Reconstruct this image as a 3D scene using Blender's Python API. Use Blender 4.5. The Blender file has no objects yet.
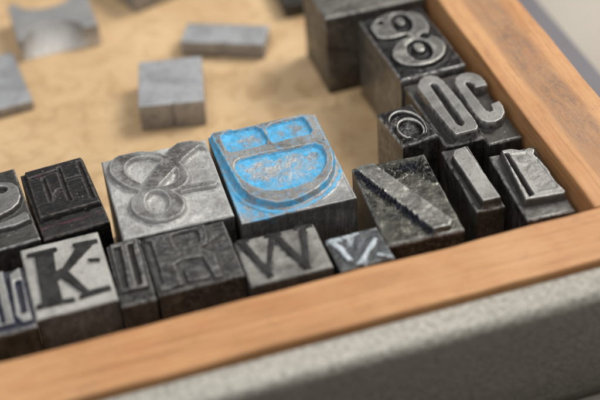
import bpy, bmesh, math, random
import numpy as np
from mathutils import Matrix, Vector
# one Blender unit = 1 cm
random.seed(7)
scene = bpy.context.scene
COL = scene.collection
B= {'amp': {'cx': -7.9835, 'cy': 4.21, 'w': 2.3616, 'd': 2.76, 'a': -0.0279}, 'E': {'cx': -10.1161, 'cy': 4.7348, 'w': 1.4181, 'd': 2.3372, 'a': 0.0648}, 'S': {'cx': -11.5669, 'cy': 4.8131, 'w': 1.3347, 'd': 2.5889, 'a': 0.0679}, 'K': {'cx': -10.4652, 'cy': 2.2043, 'w': 1.6293, 'd': 2.1582, 'a': -0.0022}, 'thin': {'cx': -9.2504, 'cy': 1.86, 'w': 0.7, 'd': 1.86, 'a': -0.0349}, 'R': {'cx': -7.9963, 'cy': 1.8, 'w': 1.75, 'd': 1.75, 'a': -0.0107}, 'II': {'cx': -12.0091, 'cy': 1.8981, 'w': 1.4245, 'd': 1.7936, 'a': 0.0082}, 'D': {'cx': -5.4652, 'cy': 4.0558, 'w': 2.5053, 'd': 3.1255, 'a': -0.0251}, 'N': {'cx': -3.3077, 'cy': 1.9973, 'w': 1.6382, 'd': 2.6301, 'a': -0.0533}, 'I': {'cx': -1.7208, 'cy': 2.2376, 'w': 0.618, 'd': 2.1667, 'a': -0.0327}, 'T': {'cx': -0.6349, 'cy': 1.6367, 'w': 1.047, 'd': 2.2535, 'a': -0.0455}, 'W': {'cx': -6.255, 'cy': 1.2069, 'w': 1.69, 'd': 1.3841, 'a': -0.0145}, 'z': {'cx': -4.7701, 'cy': 0.8076, 'w': 1.1248, 'd': 1.0111, 'a': 0.0198}, 'nine': {'cx': -1.1398, 'cy': 7.4477, 'w': 1.6412, 'd': 2.7879, 'a': 0.0287}, 'a': {'cx': -2.3795, 'cy': 4.4158, 'w': 0.8734, 'd': 1.3211, 'a': 0.1047}, 'O': {'cx': -1.393, 'cy': 4.735, 'w': 0.9, 'd': 2.5, 'a': 0.0175}, 'C': {'cx': -0.548, 'cy': 4.585, 'w': 0.785, 'd': 2.76, 'a': 0.0175}, 'Tin': {'cx': -0.6349, 'cy': 1.6367, 'w': 1.047, 'd': 2.2535, 'a': -0.0455}}
S= {'amp': [('+', [(0.539, 0.034), (0.473, -0.099), (0.373, -0.201), (0.242, -0.266), (0.087, -0.292), (-0.084, -0.277), (-0.263, -0.223), (-0.443, -0.131), (-0.613, -0.007), (-0.766, 0.145), (-0.895, 0.316), (-0.993, 0.5), (-1.054, 0.687), (-1.076, 0.867), (-1.056, 1.031), (-0.996, 1.172), (-0.897, 1.281), (-0.764, 1.352), (-0.605, 1.381), (-0.428, 1.367), (-0.242, 1.31), (-0.056, 1.213), (0.119, 1.081), (0.274, 0.923), (0.402, 0.745), (0.495, 0.558), (0.55, 0.371), (0.565, 0.193)]), ('-', [(0.313, 0.173), (0.267, 0.082), (0.199, 0.013), (0.112, -0.031), (0.01, -0.046), (-0.102, -0.034), (-0.218, 0.006), (-0.333, 0.072), (-0.442, 0.16), (-0.538, 0.267), (-0.617, 0.387), (-0.676, 0.514), (-0.71, 0.643), (-0.719, 0.767), (-0.701, 0.879), (-0.657, 0.974), (-0.59, 1.046), (-0.502, 1.092), (-0.397, 1.11), (-0.283, 1.097), (-0.163, 1.056), (-0.045, 0.988), (0.065, 0.896), (0.162, 0.786), (0.24, 0.663), (0.297, 0.534), (0.328, 0.405), (0.334, 0.283)]), ('+', [(0.272, -0.816), (0.232, -0.931), (0.167, -1.029), (0.081, -1.106), (-0.024, -1.159), (-0.141, -1.185), (-0.264, -1.183), (-0.388, -1.152), (-0.507, -1.096), (-0.616, -1.015), (-0.708, -0.914), (-0.779, -0.798), (-0.826, -0.673), (-0.845, -0.543), (-0.837, -0.417), (-0.801, -0.3), (-0.738, -0.198), (-0.651, -0.117), (-0.546, -0.061), (-0.427, -0.033), (-0.3, -0.034), (-0.172, -0.065), (-0.049, -0.125), (0.061, -0.209), (0.153, -0.313), (0.223, -0.433), (0.267, -0.561), (0.284, -0.691)]), ('+', [(-0.696, -0.216), (-0.559, 0.032), (-0.044, 0.708), (0.319, 1.174), (0.558, 1.341), (0.849, 1.327), (1.084, 1.182), (1.109, 0.931), (0.983, 1.034), (0.874, 0.971), (0.609, 0.75), (0.214, 0.337), (-0.172, -0.065), (-0.47, -0.255)]), ('-', [(-0.088, -0.746), (-0.125, -0.809), (-0.169, -0.859), (-0.22, -0.892), (-0.273, -0.908), (-0.327, -0.905), (-0.378, -0.884), (-0.425, -0.846), (-0.465, -0.792), (-0.496, -0.725), (-0.516, -0.649), (-0.525, -0.567), (-0.521, -0.483), (-0.506, -0.402), (-0.479, -0.327), (-0.442, -0.262), (-0.397, -0.211), (-0.346, -0.176), (-0.292, -0.16), (-0.237, -0.162), (-0.185, -0.184), (-0.137, -0.223), (-0.097, -0.278), (-0.067, -0.347), (-0.047, -0.424), (-0.039, -0.507), (-0.044, -0.591), (-0.06, -0.672)]), ('+', [(0.28, -0.165), (1.025, -0.198), (1.092, -0.308), (1.023, -0.434), (0.511, -0.376), (0.246, -0.387)])], 'E': [('+', [(-0.616, 1.051), (0.692, 1.054), (0.678, -0.643), (-0.657, -0.646)]), ('-', [(-0.255, 0.662), (-0.273, -0.195), (-0.323, -0.194), (-0.305, 0.663)]), ('-', [(0.137, 0.882), (0.11, 0.078), (0.05, 0.08), (0.077, 0.884)]), ('-', [(-0.551, 0.777), (0.084, 0.821), (0.088, 0.771), (-0.547, 0.727)]), ('-', [(0.597, 0.917), (0.582, -0.456), (0.522, -0.455), (0.537, 0.918)]), ('-', [(-0.318, -0.18), (-0.097, 0.13), (-0.056, 0.101), (-0.278, -0.209)]), ('-', [(-0.071, 0.14), (0.086, 0.104), (0.074, 0.055), (-0.082, 0.092)]), ('-', [(0.105, 0.08), (0.115, -0.33), (0.065, -0.331), (0.055, 0.079)]), ('-', [(0.154, 0.407), (0.506, 0.412), (0.507, 0.362), (0.154, 0.357)])], 'S': [('+', [(-0.055, 0.782), (0.274, 0.777), (0.525, 0.658), (0.612, 0.447), (0.608, 0.132), (0.5, -0.111), (0.326, -0.265), (0.036, -0.362), (-0.383, -0.324)]), ('-', [(0.352, 0.47), (0.345, 0.446), (0.333, 0.424), (0.316, 0.406), (0.294, 0.392), (0.269, 0.384), (0.241, 0.381), (0.213, 0.385), (0.186, 0.394), (0.161, 0.408), (0.139, 0.427), (0.121, 0.449), (0.109, 0.474), (0.103, 0.5), (0.103, 0.526), (0.109, 0.551), (0.121, 0.573), (0.138, 0.591), (0.16, 0.605), (0.186, 0.613), (0.213, 0.616), (0.241, 0.612), (0.268, 0.603), (0.294, 0.589), (0.316, 0.57), (0.333, 0.547), (0.346, 0.523), (0.352, 0.496)]), ('+', [(-0.326, -0.572), (-0.007, -0.572), (0.324, -0.524), (0.55, -0.425), (0.653, -0.545), (0.651, -0.74), (0.259, -0.82), (-0.054, -0.796), (-0.366, -0.771)])], 'K': [('+', [(-0.701, 0.841), (-0.082, 0.836), (-0.081, 0.75), (-0.166, 0.709), (-0.202, 0.124), (-0.073, 0.169), (0.276, 0.662), (0.24, 0.724), (0.242, 0.822), (0.752, 0.787), (0.751, 0.7), (0.624, 0.65), (0.027, 0.036), (0.321, -0.679), (0.729, -0.674), (0.743, -0.794), (0.11, -0.849), (0.098, -0.753), (0.193, -0.722), (-0.15, -0.108), (-0.226, -0.195), (-0.215, -0.748), (0.006, -0.764), (0.008, -0.877), (-0.748, -0.837), (-0.753, -0.724), (-0.624, -0.705), (-0.551, 0.711), (-0.7, 0.744)]), ('+', [(0.45, 0.255), (0.698, 0.184), (0.681, 0.095), (0.49, 0.144)])], 'thin': [('+', [(-0.334, 0.835), (0.336, 0.877), (0.259, -0.629), (-0.329, -0.643)]), ('-', [(-0.223, 0.691), (-0.086, 0.707), (-0.132, -0.554), (-0.224, -0.562)]), ('-', [(0.074, 0.693), (0.157, 0.706), (0.146, -0.532), (0.05, -0.558)])], 'R': [('+', [(-0.851, 0.941), (-0.3, 0.95), (0.348, 0.945), (0.473, 0.832), (0.468, 0.53), (0.396, 0.237), (0.224, 0.144), (0.468, -0.104), (0.451, -0.833), (0.275, -0.847), (0.232, -0.428), (0.192, -0.126), (-0.202, -0.082), (-0.374, -0.161), (-0.335, -0.8), (-0.892, -0.83)]), ('-', [(-0.261, 0.697), (-0.099, 0.744), (0.24, 0.724), (0.295, 0.553), (0.243, 0.337), (0.112, 0.302), (-0.228, 0.302)]), ('-', [(-0.821, 0.694), (-0.699, 0.691), (-0.723, -0.656), (-0.817, -0.661)]), ('+', [(-0.253, -0.39), (0.102, -0.359), (0.234, -0.692), (0.17, -0.788), (-0.257, -0.749)])], 'II': [('+', [(-0.562, 0.816), (0.329, 0.819), (0.325, -0.774), (-0.543, -0.762)]), ('+', [(0.41, 0.646), (0.648, 0.813), (0.717, 0.762), (0.658, -0.794), (0.466, -0.807), (0.357, -0.567)]), ('-', [(0.507, 0.396), (0.614, 0.401), (0.581, -0.543), (0.488, -0.574)]), ('-', [(0.134, 0.73), (0.135, -0.688), (0.075, -0.688), (0.074, 0.73)]), ('-', [(-0.147, 0.732), (-0.122, -0.689), (-0.222, -0.691), (-0.247, 0.73)])], 'D': [('+', [(-1.227, 1.415), (-1.141, 1.548), (-0.98, 1.583), (-0.728, 1.536), (-0.69, 1.463), (0.928, 1.494), (1.152, 1.387), (1.228, 1.237), (1.231, 0.248), (1.162, -0.294), (1.01, -0.702), (0.789, -0.989), (0.511, -1.186), (0.136, -1.344), (-0.204, -1.387), (-0.451, -1.338), (-0.723, -1.135), (-0.918, -0.876), (-1.022, -0.584), (-1.077, -0.22), (-1.155, 0.73)]), ('-', [(-1.001, 1.261), (-0.897, 1.41), (-0.642, 1.433), (-0.202, 1.388), (-0.091, 1.252), (-0.047, 0.895), (-0.119, 0.702), (-0.488, 0.678), (-0.898, 0.67), (-0.978, 0.79)]), ('-', [(0.047, 1.248), (0.208, 1.354), (0.675, 1.396), (0.891, 1.363), (0.949, 1.221), (0.969, 0.81), (0.882, 0.702), (0.414, 0.712), (0.061, 0.681), (0.007, 0.84)]), ('-', [(-0.963, 0.133), (-0.908, 0.301), (-0.766, 0.384), (0.044, 0.367), (0.887, 0.318), (1.008, 0.193), (1.009, -0.125), (0.924, -0.406), (0.726, -0.685), (0.435, -0.881), (0.079, -0.965), (-0.248, -0.952), (-0.513, -0.834), (-0.723, -0.629), (-0.873, -0.36), (-0.945, -0.116)])], 'N': [('+', [(-0.79, 1.151), (-0.683, 1.224), (-0.351, 1.223), (0.654, -1.052), (0.545, -1.232), (0.18, -1.237)]), ('+', [(-0.272, 0.917), (0.079, 0.958), (0.69, 1.033), (0.737, 0.837), (0.722, 0.292), (0.635, 0.398), (0.584, 0.709), (0.246, 0.803), (-0.041, 0.673), (-0.226, 0.765)])], 'I': [('+', [(-0.243, 0.607), (-0.141, 0.771), (0.161, 0.841), (0.239, -1.1), (-0.172, -1.138)])], 'T': [('+', [(-0.315, 0.991), (-0.098, 0.983), (0.154, 0.84), (0.292, 0.892), (0.408, 0.785), (0.327, 0.636), (0.376, 0.422), (0.407, 0.033), (0.4, -0.387), (0.475, -0.714), (0.412, -0.785), (-0.438, -0.73)]), ('-', [(-0.264, 0.84), (-0.211, 0.833), (-0.203, -0.606), (-0.295, -0.636)])], 'W': [('+', [(-0.639, 0.645), (-0.335, -0.584), (-0.451, -0.615), (-0.793, 0.604)]), ('+', [(-0.019, 0.55), (-0.4, -0.553), (-0.495, -0.52), (-0.114, 0.582)]), ('+', [(0.053, 0.623), (0.402, -0.573), (0.288, -0.608), (-0.109, 0.572)]), ('+', [(0.667, 0.603), (0.408, -0.604), (0.281, -0.577), (0.54, 0.63)]), ('+', [(-0.846, 0.663), (-0.54, 0.651), (-0.543, 0.582), (-0.849, 0.593)]), ('+', [(-0.202, 0.641), (0.134, 0.619), (0.129, 0.549), (-0.206, 0.571)]), ('+', [(0.428, 0.66), (0.799, 0.649), (0.797, 0.579), (0.426, 0.59)])], 'z': [('+', [(-0.403, 0.325), (-0.288, 0.081), (-0.408, 0.03), (-0.504, 0.282)]), ('+', [(-0.293, 0.062), (-0.241, -0.313), (-0.371, -0.327), (-0.403, 0.05)]), ('+', [(0.451, 0.096), (0.202, -0.197), (0.1, -0.101), (0.379, 0.165)]), ('+', [(0.188, -0.183), (-0.164, -0.582), (-0.266, -0.485), (0.115, -0.114)]), ('+', [(-0.563, 0.422), (-0.259, 0.412), (-0.262, 0.312), (-0.566, 0.322)]), ('+', [(0.287, -0.294), (0.569, -0.565), (0.506, -0.63), (0.224, -0.359)]), ('+', [(-0.574, -0.552), (-0.15, -0.496), (-0.138, -0.585), (-0.563, -0.642)])], 'nine': [('+', [(0.427, 0.732), (0.378, 0.607), (0.302, 0.488), (0.203, 0.382), (0.085, 0.293), (-0.045, 0.226), (-0.181, 0.185), (-0.316, 0.17), (-0.444, 0.183), (-0.559, 0.222), (-0.655, 0.287), (-0.727, 0.373), (-0.772, 0.478), (-0.788, 0.595), (-0.773, 0.719), (-0.728, 0.844), (-0.655, 0.964), (-0.558, 1.073), (-0.44, 1.165), (-0.309, 1.235), (-0.17, 1.279), (-0.031, 1.296), (0.101, 1.283), (0.218, 1.242), (0.316, 1.175), (0.389, 1.086), (0.432, 0.978), (0.445, 0.858)]), ('+', [(0.485, 0.028), (0.409, -0.044), (0.328, -0.088), (0.246, -0.103), (0.167, -0.088), (0.096, -0.044), (0.035, 0.028), (-0.012, 0.124), (-0.044, 0.239), (-0.057, 0.368), (-0.053, 0.505), (-0.03, 0.643), (0.01, 0.774), (0.066, 0.893), (0.134, 0.993), (0.211, 1.069), (0.294, 1.116), (0.378, 1.132), (0.459, 1.117), (0.532, 1.071), (0.594, 0.996), (0.641, 0.896), (0.672, 0.777), (0.684, 0.645), (0.677, 0.507), (0.652, 0.37), (0.61, 0.24), (0.554, 0.124)]), ('+', [(0.658, -0.666), (0.593, -0.801), (0.498, -0.923), (0.379, -1.026), (0.241, -1.104), (0.091, -1.155), (-0.064, -1.175), (-0.215, -1.165), (-0.357, -1.123), (-0.482, -1.054), (-0.583, -0.959), (-0.657, -0.844), (-0.699, -0.714), (-0.707, -0.574), (-0.68, -0.432), (-0.62, -0.296), (-0.528, -0.171), (-0.41, -0.064), (-0.271, 0.019), (-0.118, 0.073), (0.04, 0.096), (0.197, 0.086), (0.343, 0.043), (0.471, -0.029), (0.574, -0.128), (0.646, -0.247), (0.686, -0.382), (0.689, -0.524)]), ('-', [(0.171, 0.394), (0.12, 0.345), (0.066, 0.314), (0.012, 0.303), (-0.04, 0.312), (-0.088, 0.341), (-0.129, 0.389), (-0.16, 0.452), (-0.181, 0.528), (-0.19, 0.614), (-0.187, 0.705), (-0.171, 0.796), (-0.145, 0.884), (-0.108, 0.963), (-0.063, 1.029), (-0.011, 1.08), (0.044, 1.112), (0.099, 1.124), (0.152, 1.114), (0.201, 1.085), (0.242, 1.036), (0.273, 0.971), (0.294, 0.893), (0.302, 0.806), (0.298, 0.714), (0.281, 0.623), (0.254, 0.536), (0.217, 0.459)]), ('-', [(0.19, -0.825), (0.137, -0.888), (0.077, -0.934), (0.014, -0.961), (-0.049, -0.966), (-0.11, -0.951), (-0.165, -0.915), (-0.212, -0.861), (-0.248, -0.791), (-0.271, -0.709), (-0.281, -0.617), (-0.276, -0.522), (-0.257, -0.427), (-0.225, -0.338), (-0.181, -0.258), (-0.128, -0.193), (-0.067, -0.145), (-0.003, -0.118), (0.062, -0.111), (0.124, -0.127), (0.18, -0.163), (0.227, -0.219), (0.262, -0.291), (0.285, -0.376), (0.294, -0.468), (0.288, -0.564), (0.268, -0.659), (0.235, -0.747)]), ('+', [(0.136, -0.576), (0.11, -0.606), (0.081, -0.626), (0.05, -0.637), (0.019, -0.637), (-0.012, -0.627), (-0.04, -0.607), (-0.064, -0.578), (-0.084, -0.541), (-0.097, -0.499), (-0.103, -0.453), (-0.102, -0.405), (-0.095, -0.359), (-0.08, -0.316), (-0.06, -0.278), (-0.034, -0.248), (-0.005, -0.227), (0.026, -0.216), (0.058, -0.215), (0.089, -0.226), (0.117, -0.246), (0.142, -0.276), (0.161, -0.313), (0.174, -0.356), (0.18, -0.402), (0.179, -0.45), (0.171, -0.496), (0.156, -0.539)]), ('+', [(0.136, 0.659), (0.113, 0.632), (0.088, 0.612), (0.061, 0.601), (0.033, 0.6), (0.007, 0.607), (-0.017, 0.624), (-0.038, 0.649), (-0.054, 0.68), (-0.064, 0.718), (-0.069, 0.758), (-0.068, 0.8), (-0.06, 0.842), (-0.047, 0.881), (-0.028, 0.915), (-0.006, 0.943), (0.02, 0.963), (0.047, 0.974), (0.075, 0.976), (0.101, 0.968), (0.125, 0.952), (0.146, 0.926), (0.162, 0.894), (0.172, 0.857), (0.177, 0.816), (0.175, 0.774), (0.168, 0.732), (0.154, 0.693)]), ('-', [(0.451, -0.078), (0.438, -0.101), (0.422, -0.121), (0.402, -0.137), (0.38, -0.147), (0.357, -0.152), (0.334, -0.152), (0.313, -0.145), (0.294, -0.133), (0.278, -0.117), (0.266, -0.096), (0.258, -0.072), (0.256, -0.047), (0.259, -0.021), (0.266, 0.004), (0.279, 0.027), (0.295, 0.047), (0.315, 0.063), (0.337, 0.074), (0.36, 0.079), (0.383, 0.078), (0.405, 0.072), (0.424, 0.06), (0.44, 0.043), (0.452, 0.022), (0.459, -0.002), (0.462, -0.027), (0.459, -0.053)]), ('-', [(-0.355, 0.909), (-0.363, 0.893), (-0.373, 0.879), (-0.385, 0.868), (-0.398, 0.86), (-0.412, 0.855), (-0.425, 0.855), (-0.438, 0.858), (-0.449, 0.866), (-0.458, 0.876), (-0.465, 0.89), (-0.469, 0.906), (-0.469, 0.923), (-0.467, 0.94), (-0.462, 0.958), (-0.454, 0.974), (-0.444, 0.988), (-0.432, 0.999), (-0.419, 1.007), (-0.405, 1.012), (-0.391, 1.012), (-0.379, 1.009), (-0.367, 1.002), (-0.358, 0.991), (-0.352, 0.977), (-0.348, 0.961), (-0.347, 0.944), (-0.349, 0.927)])], 'a': [('+', [(0.135, -0.695), (0.051, -0.766), (-0.039, -0.81), (-0.132, -0.823), (-0.223, -0.807), (-0.307, -0.76), (-0.38, -0.686), (-0.439, -0.588), (-0.482, -0.471), (-0.504, -0.339), (-0.507, -0.201), (-0.488, -0.062), (-0.449, 0.071), (-0.392, 0.191), (-0.319, 0.292), (-0.235, 0.367), (-0.142, 0.414), (-0.046, 0.43), (0.047, 0.413), (0.133, 0.364), (0.208, 0.287), (0.268, 0.185), (0.309, 0.063), (0.33, -0.071), (0.33, -0.212), (0.308, -0.351), (0.267, -0.482), (0.208, -0.599)]), ('-', [(0.108, -0.635), (0.038, -0.694), (-0.038, -0.729), (-0.116, -0.737), (-0.193, -0.72), (-0.265, -0.677), (-0.329, -0.61), (-0.38, -0.523), (-0.418, -0.42), (-0.439, -0.306), (-0.443, -0.187), (-0.429, -0.068), (-0.398, 0.045), (-0.351, 0.146), (-0.291, 0.23), (-0.22, 0.292), (-0.143, 0.329), (-0.063, 0.339), (0.016, 0.321), (0.09, 0.276), (0.154, 0.207), (0.206, 0.117), (0.243, 0.011), (0.263, -0.105), (0.265, -0.226), (0.249, -0.345), (0.216, -0.456), (0.168, -0.555)]), ('+', [(0.149, -0.595), (0.093, -0.656), (0.029, -0.7), (-0.04, -0.726), (-0.11, -0.73), (-0.178, -0.714), (-0.241, -0.679), (-0.296, -0.625), (-0.339, -0.556), (-0.37, -0.475), (-0.385, -0.385), (-0.385, -0.292), (-0.369, -0.199), (-0.338, -0.112), (-0.293, -0.035), (-0.237, 0.029), (-0.173, 0.075), (-0.103, 0.101), (-0.031, 0.107), (0.039, 0.091), (0.103, 0.054), (0.158, -0.001), (0.202, -0.072), (0.231, -0.155), (0.246, -0.246), (0.244, -0.34), (0.227, -0.433), (0.195, -0.519)]), ('-', [(0.103, -0.536), (0.062, -0.58), (0.015, -0.611), (-0.037, -0.627), (-0.09, -0.628), (-0.142, -0.613), (-0.191, -0.583), (-0.234, -0.54), (-0.269, -0.486), (-0.294, -0.423), (-0.307, -0.354), (-0.31, -0.284), (-0.3, -0.215), (-0.278, -0.15), (-0.246, -0.094), (-0.206, -0.049), (-0.158, -0.017), (-0.106, -0.0), (-0.052, 0.001), (0.001, -0.015), (0.051, -0.045), (0.094, -0.089), (0.129, -0.144), (0.154, -0.208), (0.167, -0.277), (0.168, -0.348), (0.157, -0.417), (0.135, -0.481)])], 'O': [('+', [(-0.309, 0.795), (-0.163, 1.002), (0.004, 1.106), (0.154, 1.107), (0.279, 0.987), (0.334, 0.746), (0.388, -0.138), (0.394, -0.887), (0.371, -1.117), (0.246, -1.291), (0.065, -1.362), (-0.099, -1.332), (-0.211, -1.207), (-0.247, -0.985), (-0.298, -0.105)]), ('-', [(-0.017, 0.723), (0.056, 0.779), (0.119, 0.752), (0.144, 0.633), (0.14, -0.779), (0.125, -0.913), (0.039, -0.986), (-0.016, -0.933), (-0.038, -0.804)])], 'C': [('+', [(-0.313, 0.741), (-0.206, 0.933), (-0.065, 1.026), (0.11, 1.039), (0.26, 0.952), (0.354, 0.78), (0.367, 0.557), (0.354, 0.39), (0.045, 0.394), (0.075, 0.574), (0.018, 0.685), (-0.066, 0.678), (-0.098, 0.605), (-0.075, -0.495), (-0.021, -0.579), (0.063, -0.554), (0.106, -0.325), (0.336, -0.278), (0.338, -0.486), (0.277, -0.726), (0.122, -0.903), (-0.063, -0.965), (-0.232, -0.913), (-0.336, -0.769), (-0.361, -0.526)])], 'Tin': [('-', [(-0.131, 0.794), (0.162, 0.737), (0.22, 0.541), (0.324, 0.462), (0.375, -0.556), (-0.085, -0.544)])]}
CAM_LOC= (-11.0679, -19.0851, 21.0464)
CAM_AX= [(0.952756, -0.297891, -0.059308), (0.234961, 0.599093, 0.765428), (0.192483, 0.743201, -0.640783)]
LENS= 83.749


# ---------------------------------------------------------------- helpers
def tag(o, label=None, cat=None, group=None, kind=None):
    if label: o['label'] = label
    if cat: o['category'] = cat
    if group: o['group'] = group
    if kind: o['kind'] = kind
    return o

def link(name, me, mat, parent=None):
    me.name = name
    o = bpy.data.objects.new(name, me); COL.objects.link(o)
    if mat: me.materials.append(mat)
    if parent: o.parent = parent
    return o

def empty(name, loc, rz=0):
    o = bpy.data.objects.new(name, None); COL.objects.link(o)
    o.location = loc; o.rotation_euler = (0, 0, rz); o.empty_display_size = .3
    return o

class NT:
    def __init__(s, name):
        s.m = bpy.data.materials.new(name); s.m.use_nodes = True
        s.t = s.m.node_tree; s.n = s.t.nodes; s.l = s.t.links
        s.b = s.n['Principled BSDF']; s.tc = s.n.new('ShaderNodeTexCoord')
        s.oi = s.n.new('ShaderNodeObjectInfo')
    def put(s, sock, v):
        if isinstance(v, bpy.types.NodeSocket): s.l.new(v, sock)
        elif isinstance(v, tuple) and len(v) == 3 and sock.type == 'RGBA': sock.default_value = (*v, 1)
        else: sock.default_value = v
    def math(s, op, a, b=0.0, c=None, clamp=False):
        x = s.n.new('ShaderNodeMath'); x.operation = op; x.use_clamp = clamp
        s.put(x.inputs[0], a); s.put(x.inputs[1], b)
        if c is not None: s.put(x.inputs[2], c)
        return x.outputs[0]
    def mix(s, f, a, b, mode='MIX'):
        x = s.n.new('ShaderNodeMix'); x.data_type = 'RGBA'; x.blend_type = mode; x.clamp_factor = True
        s.put(x.inputs[0], f); s.put(x.inputs[6], a); s.put(x.inputs[7], b)
        return x.outputs[2]
    def co(s, scale=(1, 1, 1), rnd=True, off=(0, 0, 0), rot=(0, 0, 0)):
        m = s.n.new('ShaderNodeMapping'); s.put(m.inputs['Vector'], s.tc.outputs['Object'])
        m.inputs['Scale'].default_value = scale; m.inputs['Rotation'].default_value = rot
        if rnd:
            c = s.n.new('ShaderNodeCombineXYZ')
            r = s.math('MULTIPLY', s.oi.outputs['Random'], 60.0)
            s.l.new(r, c.inputs[0]); s.l.new(r, c.inputs[1]); s.l.new(c.outputs[0], m.inputs['Location'])
        else: m.inputs['Location'].default_value = off
        return m.outputs[0]
    def noise(s, co, scale, det=5, rough=.6, dist=0.0):
        x = s.n.new('ShaderNodeTexNoise'); s.put(x.inputs['Vector'], co)
        x.inputs['Scale'].default_value = scale; x.inputs['Detail'].default_value = det
        x.inputs['Roughness'].default_value = rough; x.inputs['Distortion'].default_value = dist
        return x.outputs[0]
    def vor(s, co, scale, feat='F1'):
        x = s.n.new('ShaderNodeTexVoronoi'); x.feature = feat; s.put(x.inputs['Vector'], co); x.inputs['Scale'].default_value = scale
        return x.outputs['Distance']
    def ss(s, v, a, b):
        x = s.n.new('ShaderNodeMapRange'); x.interpolation_type = 'SMOOTHSTEP'
        s.put(x.inputs[0], v); x.inputs[1].default_value = a; x.inputs[2].default_value = b
        return x.outputs[0]
    def attr(s, name):
        x = s.n.new('ShaderNodeAttribute'); x.attribute_name = name; return x.outputs['Fac']
    def bump(s, h, strength, dist, prev=None):
        x = s.n.new('ShaderNodeBump'); x.inputs['Strength'].default_value = strength; x.inputs['Distance'].default_value = dist
        s.put(x.inputs['Height'], h)
        if prev is not None: s.l.new(prev, x.inputs['Normal'])
        return x.outputs[0]
    def out(s, **k):
        for a, v in k.items(): s.put(s.b.inputs[a.replace('_', ' ')], v)
        return s.m

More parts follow.
